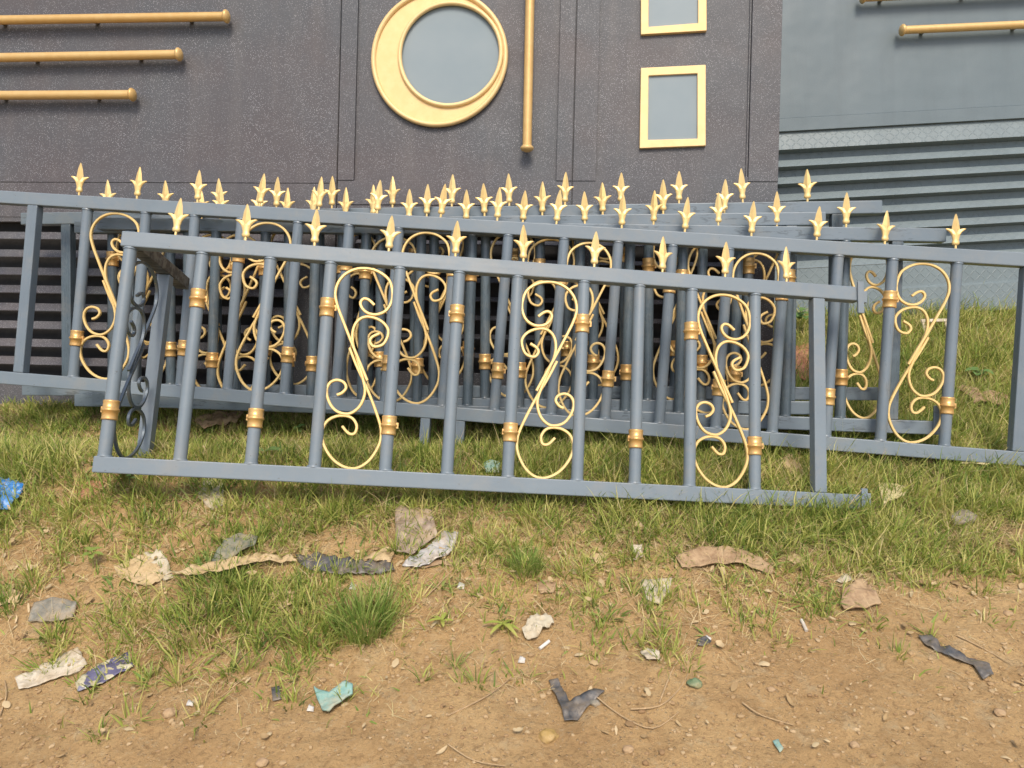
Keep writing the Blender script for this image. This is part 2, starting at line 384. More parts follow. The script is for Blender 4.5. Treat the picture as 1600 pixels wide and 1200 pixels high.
def collar(b, x, z, hh=.074):
    k = hh/.078
    prof = [(BR+.0005, 0), (BR+.0045, .001), (BR+.0055, .004), (BR+.0045, .008), (BR+.004, .032), (BR+.0075, .034), (BR+.009, .039), (BR+.0075, .044), (BR+.004, .046), (BR+.0045, .069), (BR+.0055, .073), (BR+.0045, .077), (BR+.0005, .078)]
    b.lathe([(r, q*k) for r, q in prof], (x, D/2, z-hh/2), 24)
    s = random.choice((-1, 1))                                       # clamp ear where the two halves meet
    b.box(x+s*(BR+.006)-.003, x+s*(BR+.006)+.006, D/2-.006, D/2+.004, z-.010, z+.012)

def panel(pose, L, bars, posts, spikes, scrolls, label, hi0, mats=(None, None), tabs=(), legs=(), railx0=0, pw=.05):
    M = plane_mat(*pose); r = tag(empty('railing_panel', M), label, 'railing', 'metal railing panels leaning in a stack against the gate')
    mr, mv = mats
    b = MB(); b.box(railx0, L, 0, D, H-T, H); b.build('top_rail', mr, r, .004)
    b = MB(); b.box(railx0, L, 0, D, 0, T); b.build('bottom_rail', mr, r, .004)
    for x in posts:
        b = MB(); b.box(x-pw/2, x+pw/2, .001, D-.001, T+.0005, H-T-.0005); b.build('post', mv, r, .004)
    for i, x in enumerate(bars):
        b = MB(); j = random.uniform(-.003, .003)
        b.tube([(x+j, D/2, T-.002), (x+j*.5, D/2, .45), (x, D/2, H-T+.002)], BR, 20)
        for zz in (T+.0025, H-T-.0025):       # uneven weld bead
            b.lathe([(BR+.002+random.random()*.002, -.0035), (BR+.003, 0), (BR+.0015, .0035)], (x, D/2, zz), 20)
        o = b.build('baluster', mv, r)
        hi = (i % 2 == 0) == hi0
        cb = MB(); collar(cb, x, (.685 if hi else .238)+random.uniform(-.006, .006)); cb.build('collar', m_gold_c, o)
    for x0, x1, mir in scrolls:
        scroll_mesh(x0+.004, x1-.004, mir).build('scroll', m_gold, r)
    for x in spikes:
        o = bpy.data.objects.new('finial', fin_me); col.objects.link(o); o.parent = r
        o.location = (x, D/2, H); o.scale = (random.uniform(1.22, 1.30), 1.2, random.uniform(1.15, 1.22)); o.rotation_euler = (0, random.gauss(0, R(1.6)), random.gauss(0, R(7)))
    for x, z0, z1 in tabs:
        b = MB(); b.box(x-.014, x+.012, -.012, -.0015, z0, z1)
        if z1-z0 > .09: b.box(x+.0125, x+.03, -.004, D-.006, max(z0+.02, min(z1-.04, (z0+z1)/2-.02)), (z0+z1)/2+.03); b.build('end_plate', mr, r, .002)
    for x, l in legs:
        b = MB(); b.box(x-.022, x+.022, .004, D-.004, -l, -.0005); b.build('leg', mv, r, .003)
    return r, M

# front panel with its short return on the left
pA = ((-1.536, 2.587, .372), 24.92, 5.38, 6.23); LA = 2.961
bA = [.03, .30, .558, .79, 1.06, 1.295, 1.53, 1.80, 2.03, 2.25, 2.518]
rA, MA = panel(pA, LA, bA, [2.785], [.19, .455, .72, 1.01, 1.275, 1.55, 1.84, 2.125, 2.39, 2.655],
    [(.79, 1.06, False), (1.53, 1.80, True), (2.25, 2.518, False)],
    'nearest grey railing panel with gold spear finials and a short side return', False, (m_grey, m_grey),
    tabs=((LA, H-.115, H+.02), (LA, -.01, .085)))
b = MB(); b.box(.002, .058, D+.0005, .64, H-T+.003, H-.003); b.build('return_rail', m_bare, rA, .003)
b = MB(); b.box(.002, .058, D+.0005, .60, .003, T-.003); b.build('return_rail', m_grey, rA, .003)
b = MB(); b.box(.004, .056, .385, .44, T-.002, H-T+.002); b.build('return_post', m_grey, rA, .003)
sb = scroll_mesh(.03, .383, True)
sb.v = [(D/2+y-D/2+.005, x+.0, z) for x, y, z in sb.v]; sb.build('return_scroll', m_scrollgrey, rA)

# long panel behind it
pB = ((-2.309, 3.475, .429), 18.14, 3.08, -4.37)
bB = [.222, .512, .753, .979, 1.252, 1.495, 1.729, 1.996, 2.237, 2.492, 2.737, 2.98, 3.23, 3.475, 3.706, 3.94, 4.213]
sB = [.172, .46, .757, 1.059, 1.343, 1.62, 1.918, 2.18, 2.451, 2.747, 3.029, 3.323, 3.608, 3.901, 4.203]
panel(pB, 4.66, bB, [-.04, 4.51], sB, [(bB[i], bB[i+1], bool((i//3) % 2)) for i in (0, 3, 6, 9, 12, 15)],
    'longest grey railing panel, second from the front, running past both edges of the view', False, (m_grey, m_greyv), railx0=-.75,
    legs=((1.925, .2), (2.085, .2)))
# rear panels
def xs_at(pose, pxs, py):
    M = plane_mat(*pose); return [round(local(M, x, py)[0], 3) for x in pxs]
pC1 = ((-2.477, 3.692, .311), 16.12, -1.16, -4.82)
b1 = xs_at(pC1, [172, 262, 335, 412, 497, 574, 646, 731, 806, 886, 976, 1055, 1142, 1230], 500)
panel(pC1, 4.19, b1, [.237, 3.99], [.449, .749, 1.026, 1.315, 1.595, 1.897, 2.188, 2.467, 2.734, 2.998, 3.271, 3.566, 3.861],
    [(b1[i], b1[i+1], (i//3) % 2 == 0) for i in (0, 3, 6, 9, 12)],
    'rearmost grey railing panel resting on the dark gate, its left end showing', True, (m_grey2, m_greyd), tabs=((4.12, H-.01, H+.018),), legs=())
pC2 = ((-2.178, 3.62, .277), 16.17, -1.14, -5.44)
b2 = xs_at(pC2, [205, 290, 365, 448, 532, 592, 676, 757, 842, 928, 1013, 1098, 1170], 520)
panel(pC2, 3.61, b2, [.30, 3.46], xs_at(pC2, [311, 400, 486, 581, 665, 756, 847, 942, 1037, 1133], 335),
    [(b2[i], b2[i+1], (i//3) % 2 == 1) for i in (1, 4, 7, 10)],
    'shortest of the rear grey railing panels, between the rearmost one and the slanting ones', True, (m_grey2, m_greyd))
pC3 = ((-2.054, 3.555, .304), 17.06, .30, -5.0)
b3 = xs_at(pC3, [330, 408, 487, 566, 653, 733, 814, 903, 982, 1065, 1152, 1233, 1320], 500)
panel(pC3, 3.977, b3, [.17, 3.77], xs_at(pC3, [340, 444, 537, 637, 727, 816, 914, 1022, 1124, 1216, 1325], 350),
    [(b3[i], b3[i+1], (i//3) % 2 == 0) for i in (0, 3, 6, 9)]+[(b3[-1], 3.755, False)],
    'grey railing panel right behind the longest one, its square right end sticking out', False, (m_grey2, m_greyd), tabs=((3.955, .02, .13),))

# ------------------------------------------------------------------ dark gate, two leaves
pG = ((-2.4, 3.86, .28), 17, 0, -5); MG = plane_mat(*pG)
def gx(px, py=150): return local(MG, px, py)[0]
def gzl(py, px=700): return local(MG, px, py)[1]
TOPZ = 2.75
def rod_horizontal(parent, M, x0, z0, x1, z1, r, off, endmat, cap_at):
    b = MB(); P = [Vector((x0, -off, z0)), Vector((x1, -off, z1))]; b.tube(P, r, 20)
    o = b.build('decor_rod', m_goldrod, parent)
    d = (P[1]-P[0]).normalized()
    for c in cap_at:
        p = P[1] if c else P[0]; s = d if c else -d
        cb = MB(); prof = [(r, -.012), (r*1.12, -.010), (r*1.45, -.002), (r*1.5, .004), (r*1.25, .012), (r*.6, .019), (.001, .021)]
        cb.tube([p+s*z for q, z in prof], [q for q, z in prof], 16); cb.build('end_cap', m_goldrod, o)
    n = max(2, int((P[1]-P[0]).length/.45)); cb = MB()
    for i in range(n):
        p = P[0].lerp(P[1], (i+.25)/(n-.35))
        cb.tube([p, p+Vector((0, off-.001, 0))], r*.5, 8)
    cb.build('rod_bracket', m_ham if endmat == 0 else m_sheet, o)
    return o

def louvers(b, x0, x1, ztop, zbot, per, lip, dep, y0=0.0):
    z = ztop
    while z-per > zbot-.001:
        # a bent slat: a lip that slopes outwards and a return underneath
        zt = z-(per-lip)
        vs = [(x0, y0+dep, zt), (x1, y0+dep, zt), (x1, y0, zt-lip), (x0, y0, zt-lip),
              (x0, y0+dep, zt-.004), (x1, y0+dep, zt-.004), (x1, y0+.004, zt-lip-.004), (x0, y0+.004, zt-lip-.004)]
        b.add(vs, [(0, 3, 2, 1), (4, 5, 6, 7), (3, 7, 6, 2), (0, 1, 5, 4), (0, 4, 7, 3), (1, 2, 6, 5)])
        z -= per

# left leaf
lf = tag(empty('gate_leaf', MG), 'dark speckled steel gate leaf at the left with three gold horizontal rods and louvres below', 'gate', 'leaves of the dark speckled gate')
XL = gx(0)-1.9; XS = gx(530.5); zA = gzl(284, 200); zB = gzl(347, 100)
b = MB(); b.box(XL, XS-.003, 0, .03, zB, TOPZ); b.build('upper_sheet', m_ham, lf, .002)
b = MB(); b.box(gx(506), XS-.005, -.0035, .0, zA+.002, TOPZ-.01); b.box(XL, XS-.005, -.003, 0, zB+.025, zA-.006)
b.box(XL, XS-.005, -.006, 0, zA-.004, zA+.001)
b.build('border_strip', m_ham, lf, .001)
b = MB(); b.box(XL, XS-.004, .085, .09, .0, zB+.05); b.build('gap_shade_sheet', m_gapshade, lf)  # added dark sheet, paints the shade seen between the slats
for xa, xb in ((gx(470), XS-.004), (XL, XL+.05)):
    b = MB(); b.box(xa, xb, -.002, .08, .0, zB-.003); b.build('frame_post', m_ham, lf, .002)
b = MB(); louvers(b, XL+.052, gx(470)-.003, zB+.005, .05, .0948, .042, .03); b.build('louvre_slats', m_ham, lf)
b = MB(); b.box(XL, XS-.003, -.004, .045, -.10, .045); b.build('bottom_plate', m_ham, lf, .002)
for (xa, ya, xb, yb) in ((0, 37, 360, 31.5), (0, 95, 287, 90), (0, 153, 215, 152)):
    x0, z0 = local(MG, xa, ya); x1, z1 = local(MG, xb, yb)
    dx = x1-x0; x0e = XL+.25; z0e = z0+(z1-z0)/dx*(x0e-x0)
    # rods stand off the sheet, so bring their line of sight back on to it
    rod_horizontal(lf, MG, x0e, z0e-.006, x1, z1-.006, .0225, .052, 0, (1,))
for k in range(2):
    zz = gzl(37, 10)+.22*(k+1); rod_horizontal(lf, MG, XL+.25, zz, gx(430+70*k), zz+.03, .0225, .052, 0, (1,))

# right leaf
rf = tag(empty('gate_leaf', MG), 'dark speckled steel gate leaf in the middle with gold crescent porthole and square windows', 'gate', 'leaves of the dark speckled gate')
XE = gx(1218); z1b = gzl(283, 700); z2b = gzl(277, 1050); zC = gzl(352, 700)
b = MB(); b.box(XS+.003, XE, .004, .03, zC, TOPZ); b.build('upper_sheet', m_ham, rf, .002)
b = MB()
for xa, xb in ((532, 557), (872.5, 896.5), (898.5, 934), (1171.5, 1218)): b.box(gx(xa), gx(xb), -.014, .004, z1b, TOPZ-.01)
b.box(gx(1168), gx(1171), -.004, .004, z2b, TOPZ-.01)
b.box(gx(532), gx(896.5), -.010, .004, zC+.10, z1b-.0005); b.box(gx(898.5), XE, -.010, .004, zC+.10, z2b-.0005)
b.box(gx(934), gx(1171.5), -.0098, .004, z2b-.001, z1b+.0) if z1b > z2b else None
b.build('frame_strip', m_ham, rf, .0015)
b = MB(); b.box(XS+.003, XE, -.006, .028, zC+.0, zC+.0985); b.build('cross_rail', m_ham, rf, .002)
b = MB(); b.box(XS+.004, XE-.01, .085, .09, .0, zC+.02); b.build('gap_shade_sheet', m_gapshade, rf)  # same added sheet: shade behind these slats is put in as colour
for xa, xb in ((532, 560), (880, 930), (1170, 1218)):
    b = MB(); b.box(gx(xa), gx(xb), -.002, .08, 0, zC-.003); b.build('frame_post', m_ham, rf, .002)
b = MB()
for xa, xb in ((560, 880), (930, 1170)): louvers(b, gx(xa)+.003, gx(xb)-.003, zC+.0, .15, .0948, .024, .03)
b.build('louvre_slats', m_ham, rf)
b = MB(); b.box(XS+.003, XE, -.004, .045, -.10, .15); b.build('bottom_plate', m_ham, rf, .002)

# crescent porthole
def ell(cx, cz, rx, rz, n=72): return [(cx+rx*math.cos(2*math.pi*k/n), cz+rz*math.sin(2*math.pi*k/n)) for k in range(n)]
ocx, ocz = local(MG, 686.5, 92); icx, icz = local(MG, 704, 87); k = (gx(796)-gx(577))/219.0
orad, irad = 104*k, 75.5*k
ph = MB()
n = 72; vs = []; fs = []
A_ = ell(ocx, ocz, orad, orad*1.0); B_ = ell(icx, icz, irad+.012, irad+.012)
for (x, z), (u, v) in zip(A_, B_): vs += [(x, -.012, z), (u, -.012, v), (x, .003, z), (u, .003, v)]
for i in range(n):
    j = (i+1) % n; fs += [(i*4, j*4, j*4+1, i*4+1), (i*4, i*4+2, j*4+2, j*4), (i*4+1, j*4+1, j*4+3, i*4+3)]
ph.add(vs, fs)
crescent = ph.build('crescent_plate', m_goldflat, rf)
def ring(cx, cz, rr, tr, y, name, parent, flat=.9):
    b = MB(); m = 90; q = 12; vs = []; fs = []
    for i in range(m):
        a = 2*math.pi*i/m
        wob = 1+.004*math.sin(3*a+1)
        for kk in range(q):
            t = 2*math.pi*kk/q; r2 = rr*wob+tr*math.cos(t)*flat; vs.append((cx+r2*math.cos(a), y+tr*math.sin(t), cz+r2*math.sin(a)))
    for i in range(m):
        for kk in range(q): fs.append((i*q+kk, i*q+(kk+1) % q, ((i+1) % m)*q+(kk+1) % q, ((i+1) % m)*q+kk))
    b.add(vs, fs, True); return b.build(name, m_goldflat, parent)
ring(ocx, ocz, orad-.004, .0145, -.014, 'outer_ring', crescent)
ring(icx, icz, irad+.010, .0125, -.017, 'inner_ring', crescent)
b = MB(); P = ell(icx, icz, irad+.004, irad+.004); b.add([(x, -.0015, z) for x, z in P]+[(x, .0035, z) for x, z in P], [tuple(range(72)), tuple(range(143, 71, -1))]+[(i, (i+1) % 72, 72+(i+1) % 72, 72+i) for i in range(72)])
b.build('round_pane', m_glass, rf)
# vertical rod
x1, z1 = local(MG, 824.5, 236); x0, z0 = local(MG, 829.5, 0)
rod_horizontal(rf, MG, x0+(x0-x1)*1.2, TOPZ-.2, x1, z1, .0225, .052, 0, (1,))
# square windows
def window(qo, qi, above=0):
    o = [local(MG, *p) for p in qo]; i = [local(MG, *p) for p in qi]
    b = MB(); vs = []
    for y in (-.0155, .0035): vs += [(x, y, z+above) for x, z in o]+[(x, y, z+above) for x, z in i]
    fs = []
    for a in range(4):
        c = (a+1) % 4; fs += [(a, c, 4+c, 4+a), (a, 8+a, 8+c, c), (4+a, 4+c, 12+c, 12+a)]
    b.add(vs, fs); fr = b.build('window_frame', m_goldflat, rf, .0025)
    b = MB(); vs = [(x, y, z+above) for y in (-.004, .0032) for x, z in i]
    b.add(vs, [(0, 1, 2, 3), (7, 6, 5, 4), (0, 4, 5, 1), (1, 5, 6, 2), (2, 6, 7, 3), (3, 7, 4, 0)]); b.build('pane', m_glass, fr)
QO = [(1001, 108), (1102, 103), (1102, 229), (999, 233)]; QI = [(1013, 120), (1089, 116.5), (1089, 218), (1012, 220)]
window(QO, QI)
window([(1001, -74), (1103, -78), (1103.5, 50), (1001, 56)], [(1013, -60), (1090, -64), (1090, 38), (1013, 44)])
window(QO, QI, above=.62+.62)

# ------------------------------------------------------------------ grey-green gate at the right
MR = plane_mat((1.2, 4.65, .5), 17, -3.2, 0)
rg = tag(empty('sheet_gate', MR), 'grey green sheet metal gate behind at the right with gold rods and corrugated louvres', 'gate')
X0, X1 = -.55, 4.2
b = MB(); b.box(X0, X1, 0, .03, 1.205, 2.45); b.build('upper_sheet', m_sheet, rg, .003)
b = MB(); b.box(X0, X1, -.008, .02, 1.125, 1.2035); b.build('trim_strip', m_sheet, rg, .002)
def fold(pts, name, mat):
    b = MB(); vs = []; m = len(pts)
    for y, z in pts: vs += [(X0, y, z), (X1, y, z)]
    for y, z in pts[::-1]: vs += [(X0, y+.004, z+.001), (X1, y+.004, z+.001)]
    b.add(vs, [(2*i, 2*i+1, 2*i+3, 2*i+2) for i in range(2*m-1)]); return b.build(name, mat, rg)
pts = [(.012, 1.1235), (-.012, 1.011)]
z = 1.011
while z > .34:
    pts += [(.062, z-.007), (.064, z-.050), (.024, z-.056), (-.012, z-.103), (-.013, z-.105)]; z -= .105
fold(pts, 'louvre_fold', m_tread)
zl = z
fold([(-.010, zl-.002), (-.006, .13), (-.03, .115), (-.03, -.05)], 'skirt_plate', m_tread)
for (xa, ya, xb, yb, ze) in ((1342, 4, 1600, -8, 0), (1403, 54, 1600, 45, 0)):
    x0, z0 = local(MR, xa, ya); x1, z1 = local(MR, xb, yb); s = (z1-z0)/(x1-x0)
    rod_horizontal(rg, MR, x0, z0, X1-.3, z0+s*(X1-.3-x0), .0235, .06, 1, (0,))


# ------------------------------------------------------------------ grass, straw, gravel (nobody could count them)
GR = [620, 680, 740, 800, 850, 900, 950, 1000, 1050, 1100, 1150, 1200]
GD = np.array([
 [1, 1, 1, 1, 1, 1, 1, 1, 1],
 [.9, .6, .7, .8, .9, 1, 1, 1, 1],
 [.85, .4, .5, .65, .85, .95, 1, 1, 1],
 [.6, .4, .5, .7, .6, .85, 1, 1, .75],
 [.5, .28, .5, .22, .45, .6, .75, .85, .5],
 [.35, .2, .5, .2, .28, .18, .35, .45, .15],
 [.12, .5, .7, .4, .12, .35, .12, .12, .06],
 [.02, .45, .65, .12, .12, .25, .06, .03, .01],
 [.0, .15, .35, .03, .05, .03, .0, .03, .0],
 [.0, .06, .12, .02, .0, .0, .0, .0, .0],
 [.0, .03, .02, .0, .0, .0, .0, .0, .0],
 [0]*9], float)
def proj_np(x, y, z):
    d = y*math.cos(PITCH)-(z-CZ)*math.sin(PITCH); u = y*math.sin(PITCH)+(z-CZ)*math.cos(PITCH)
    return 800+FPX*x/d, 600-FPX*u/d
def density(x, y):
    px, py = proj_np(x, y, gz_base(x, y))
    fx = np.clip(px/200, 0, 7.999); fy = np.clip(np.interp(py, GR, np.arange(len(GR))), 0, len(GR)-1.001)
    i, j = fx.astype(int), fy.astype(int); a, b = fx-i, fy-j
    d = GD[j, i]*(1-a)*(1-b)+GD[j, i+1]*a*(1-b)+GD[j+1, i]*(1-a)*b+GD[j+1, i+1]*a*b
    return d
def patch(x, y, s, seed):
    return np.array([noise.noise((a*s, b*s, seed)) for a, b in zip(x, y)])
def blades(name, n, mat, hrange, wrange, lean, label, mode, flat=False, xr=(-3.3, 3.3), yr=(1.2, 4.9), pos=None, spread=None, clus=0):
    hf = 1.0
    if pos is None:
        x = rng.uniform(*xr, n*4); y = rng.uniform(*yr, n*4)
        k = np.abs(x) < .72*y+.25; x, y = x[k], y[k]
        k = ~((y > 3.84-.087*(x+2.4)) & (x < 1.3)) & ~((y > 3.6) & (np.abs(x) > .62*y+.3)); x, y = x[k], y[k]
        d = density(x, y); nz = patch(x, y, 5.5, mode)+.6*patch(x, y, 16, mode+3)
        p = d*np.clip(1+nz*2.2*(1.15-d), 0, 2) if mode < 50 else np.clip(.25+d*.75, 0, 1)*np.clip(.9+nz*1.8, 0, 2)*(d > .015)
        p *= np.where(y > 3.75, .8, 1)
        k = rng.random(len(x)) < p; x, y = x[k][:n], y[k][:n]
        if clus:
            m = len(x)//clus; ci = rng.integers(0, m, len(x)); cr = rng.uniform(.010, .05, m)[ci]
            aa = rng.uniform(0, 2*math.pi, len(x)); qq = cr*np.sqrt(rng.random(len(x)))
            free = rng.random(len(x)) < .35
            hf = np.where(free, .8, rng.uniform(.55, 1.45, m)[ci])
            x = np.where(free, x, x[ci]+qq*np.cos(aa)); y = np.where(free, y, y[ci]+qq*np.sin(aa))
            spread = aa+rng.normal(0, .6, len(x))
    else: x, y = pos
    n = len(x); z = np.array([gz(a, b) for a, b in zip(x, y)])
    h = rng.uniform(*hrange, n)*rng.uniform(.6, 1.1, n)*hf; w_ = rng.uniform(*wrange, n)
    if pos is None: h *= (.62+.5*np.clip(density(x, y), 0, 1))*np.where((y > 3.15) & (x < 1.4), .6, 1)
    az = rng.uniform(0, 2*math.pi, n) if spread is None else spread
    le = np.clip(np.abs(rng.normal(lean[0], lean[1], n)), .02, 1.5); cv = rng.uniform(.2, 1.3, n)
    segs = 4; V = np.zeros((n, 2*segs+1, 3)); P = np.stack([x, y, z-.004], 1)
    dirx, diry = np.cos(az), np.sin(az); ta = rng.uniform(-1.2, 1.2, n)
    sx, sy = np.cos(az+math.pi/2+ta), np.sin(az+math.pi/2+ta)
    wig = rng.normal(0, .15, (segs, n))
    for s in range(segs+1):
        wd = w_*(1, .95, .8, .5, 0)[s]/2
        if s < segs:
            V[:, 2*s] = P+np.stack([sx*wd, sy*wd, 0*wd], 1); V[:, 2*s+1] = P-np.stack([sx*wd, sy*wd, 0*wd], 1)
        else: V[:, 2*s] = P
        if s < segs:
            ang = le+cv*(s/segs)**1.2
            if flat: ang = np.full(n, 1.50)+wig[s]*.5; 
            a2 = az+wig[s]*(1.5 if flat else 1)
            st = h/segs
            P = P+np.stack([np.cos(a2)*np.sin(ang)*st, np.sin(a2)*np.sin(ang)*st, np.cos(ang)*st], 1)
            if flat: P[:, 2] = np.maximum(P[:, 2], gz_base(P[:, 0], P[:, 1])-.004+.001*s)
    m = 2*segs+1; off = np.arange(n)[:, None]*m
    T3 = []
    for s in range(segs-1): T3 += [[2*s, 2*s+1, 2*s+3], [2*s, 2*s+3, 2*s+2]]
    T3 += [[2*segs-2, 2*segs-1, 2*segs]]
    F = (off[:, None, :]+np.array(T3)[None]).reshape(-1, 3)
    me = bpy.data.meshes.new(name); fast_mesh(me, V.reshape(-1, 3), F, True); me.materials.append(mat)
    o = bpy.data.objects.new(name, me); col.objects.link(o)
    if mode < 100: tag(o, label, 'ground cover', kind='stuff')
    return o
make_ground()
blades('grass', 135000, m_grass, (.05, .135), (.0026, .0062), (.55, .35), 'short yellow green grass growing under and in front of the railings', 1, clus=26)
blades('dry_grass', 66000, m_straw, (.05, .15), (.0012, .0028), (1.1, .4), 'dry straw coloured grass strands lying among the green grass', 2, clus=8)
blades('broad_grass', 9000, m_grassb, (.05, .11), (.005, .0095), (.9, .35), 'broad bladed bright grass mixed in low patches among the fine grass', 5, clus=14)
blades('straw_litter', 26000, m_straw, (.05, .16), (.0012, .003), (1.5, .1), 'loose dry straw and grass stems lying flat on the soil', 60, flat=True)

def stones_mesh(n, r0, r1, mask):
    bm = bmesh.new(); bmesh.ops.create_icosphere(bm, subdivisions=1, radius=1); base = np.array([v.co[:] for v in bm.verts]); tri = np.array([[v.index for v in f.verts] for f in bm.faces]); bm.free()
    x = rng.uniform(-2.6, 2.6, n*4); y = rng.uniform(1.35, 3.3, n*4); d = density(x, y)
    pn = patch(x, y, 3.0, 9.)
    k = (rng.random(len(x)) < np.clip((1-d*.9)*(.5+1.4*pn+.3), 0, 1)) & (np.abs(x) < .72*y+.2); x, y = x[k][:n], y[k][:n]; n = len(x)
    r = r0+(r1-r0)*rng.random(n)**4
    V = base[None]*rng.uniform(.75, 1.25, (n, len(base), 1)); V = V*np.stack([r*rng.uniform(.8, 1.5, n), r*rng.uniform(.8, 1.3, n), r*rng.uniform(.5, .9, n)], 1)[:, None]
    z = np.array([gz(a, b) for a, b in zip(x, y)])
    V += np.stack([x, y, z+r*.25], 1)[:, None]
    F = (np.arange(n)[:, None, None]*len(base)+tri[None]).reshape(-1, 3)
    return V.reshape(-1, 3), F
m_peb = blade_mat('soil_crumbs', [(.15, (.27, .165, .08)), (.5, (.38, .255, .13)), (.85, (.46, .335, .19)), (.99, (.56, .45, .30))], .0, .95)
V, F = stones_mesh(9000, .0012, .0085, None)
me = bpy.data.meshes.new('gravel'); fast_mesh(me, V, F, False); me.materials.append(m_peb)
o = bpy.data.objects.new('gravel', me); col.objects.link(o); tag(o, 'small soil crumbs and gravel scattered over the bare earth', 'gravel', kind='stuff')

m_lit = blade_mat('dead_leaf', [(.12, (.22, .13, .06)), (.4, (.42, .29, .14)), (.7, (.56, .43, .25)), (.9, (.30, .24, .13))], .1, .8)
def leaf_litter(n):
    V = []; F = []
    pts = []
    while len(pts) < n:
        x, y = random.uniform(-2.3, 2.4), random.uniform(1.4, 3.4); px, py = proj_np(x, y, float(gz_base(x, y)))
        wgt = .22+.95*math.exp(-((py-890)/55)**2)+(.5 if px < 700 else .1)*math.exp(-((py-800)/70)**2)
        if -60 < px < 1660 and py < 1190 and random.random() < wgt: pts.append((x, y))
    for x, y in pts:
        L = random.uniform(.008, .042)*random.uniform(.6, 1); W = L*random.uniform(.3, .75); a = random.uniform(0, 6.28); tl = random.uniform(-.5, .5); cu = random.uniform(-.9, .9); n0 = len(V)
        zc = gz(x, y)+.003+random.random()*.012; m = 7
        for i in range(m):
            t = i/(m-1); ww = W*.5*(math.sin(math.pi*(t*.86+.07))**.7)*random.uniform(.75, 1.15)
            for k in (-1, 0, 1):
                u = (t-.5)*L; v = k*ww; X = x+u*math.cos(a)-v*math.sin(a); Y = y+u*math.sin(a)+v*math.cos(a)
                V.append((X, Y, zc+tl*u*.8+cu*abs(v)*.8+cu*u*u/L*1.2+random.gauss(0, .0006)+(gz_base(X, Y)-gz_base(x, y))))
        for i in range(m-1):
            for k in (0, 1): F.append((n0+i*3+k, n0+i*3+k+1, n0+i*3+4+k, n0+i*3+3+k))
    me = bpy.data.meshes.new('leaf_litter'); me.from_pydata(V, [], F); me.materials.append(m_lit); me.polygons.foreach_set('use_smooth', [True]*len(F))
    o = bpy.data.objects.new('leaf_litter', me); col.objects.link(o); tag(o, 'crumbled dead leaves and husk flakes strewn over the soil and thin grass', 'leaf litter', kind='stuff')
leaf_litter(850)

# ------------------------------------------------------------------ distinct grass tufts and weeds
def tuft(px, py, n, rad, h, wd, mat, label, name='grass_tuft', lean=(.35, .25), cat='grass tuft'):
    c = at(px, py); a = rng.uniform(0, 2*math.pi, n); q = rad*np.sqrt(rng.random(n))
    x = c.x+q*np.cos(a); y = c.y+q*np.sin(a)*.8
    o = blades(name, n, mat, (h*.55, h), wd, lean, None, 100, pos=(x, y), spread=a+rng.normal(0, .5, n))
    o.data.transform(Matrix.Translation(-c)); o.location = c
    return tag(o, label, cat)
tuft(570, 985, 330, .085, .20, (.003, .0055), m_grassb, 'largest bushy green grass tuft on the bare soil left of centre')
tuft(480, 1000, 170, .11, .13, (.003, .006), m_grass, 'low spreading grass tuft just left of the largest tuft')
tuft(822, 890, 240, .05, .13, (.002, .004), m_grassb, 'upright bright green grass tuft right of the brown plastic sack')
tuft(712, 1040, 26, .02, .085, (.002, .004), m_grassb, 'tiny isolated grass sprout on bare soil below centre')
tuft(300, 985, 150, .12, .12, (.004, .0075), m_grass, 'broad bladed grass clump above the printed wrapper')
tuft(330, 915, 120, .10, .12, (.004, .007), m_grassb, 'leafy grass clump in front of the dry beige husk')
tuft(12, 950, 60, .04, .15, (.003, .005), m_grassb, 'grass tuft cut by the left edge beside the grey stone')
tuft(1430, 690, 200, .12, .16, (.003, .0055), m_grassb, 'tall grass clump under the right end of the longest panel')
tuft(1380, 850, 260, .14, .12, (.002, .004), m_grass, 'dense fine grass clump below the right end of the nearest panel')
tuft(1120, 800, 260, .16, .11, (.002, .004), m_grassb, 'grass clump touching the bottom rail of the nearest panel')

def leaf_mesh(b, p, az, el, L, W, droop=.3, n=6):
    d = Vector((math.cos(az), math.sin(az), 0)); s = Vector((-d.y, d.x, 0)); pts = []
    q = Vector(p); vs = []; e = el
    for i in range(n+1):
        t = i/n; ww = W*math.sin(math.pi*min(1, t*.92+.06))**.8*.5
        vs += [tuple(q-s*ww+Vector((0, 0, ww*.3))), tuple(q), tuple(q+s*ww+Vector((0, 0, ww*.3)))]
        e -= droop/n*2; q = q+(d*math.cos(e)+Vector((0, 0, math.sin(e))))*L/n
    fs = []
    for i in range(n):
        for k in (0, 1): fs.append((i*3+k, i*3+k+1, i*3+4+k, i*3+3+k))
    b.add(vs, fs, True)
def weed(px, py, leaves, L, W, el, stem, label, mat=None):
    c = at(px, py); r = tag(empty('weed', Matrix.Translation(c)), label, 'weed')
    sb = MB(); sb.tube([(0, 0, -.01), (stem*.1, 0, stem*.6), (stem*.05, .003, stem)], .0016, 6); sb.build('stem', mat or m_leaf, r)
    for i in range(leaves):
        b = MB(); az = 2*math.pi*i/leaves+random.uniform(-.3, .3)
        leaf_mesh(b, (stem*.05, .003, stem*random.uniform(.6, 1)), az, el+random.uniform(-.2, .2), L*random.uniform(.75, 1.15), W, .4); b.build('leaf', mat or m_leaf, r, fix=False)
weed(468, 682, 5, .035, .024, .5, .05, 'small five leaved clover weed behind the lower left of the nearest panel')
weed(412, 716, 2, .075, .045, .4, .04, 'broad single leaf weed behind the nearest panel, left of the clover')
weed(145, 888, 7, .040, .018, .5, .07, 'bright green seedling beside the left end of the dry husk', m_grassb)
weed(202, 757, 4, .03, .014, .6, .04, 'tiny seedling below the bottom left corner of the nearest panel')
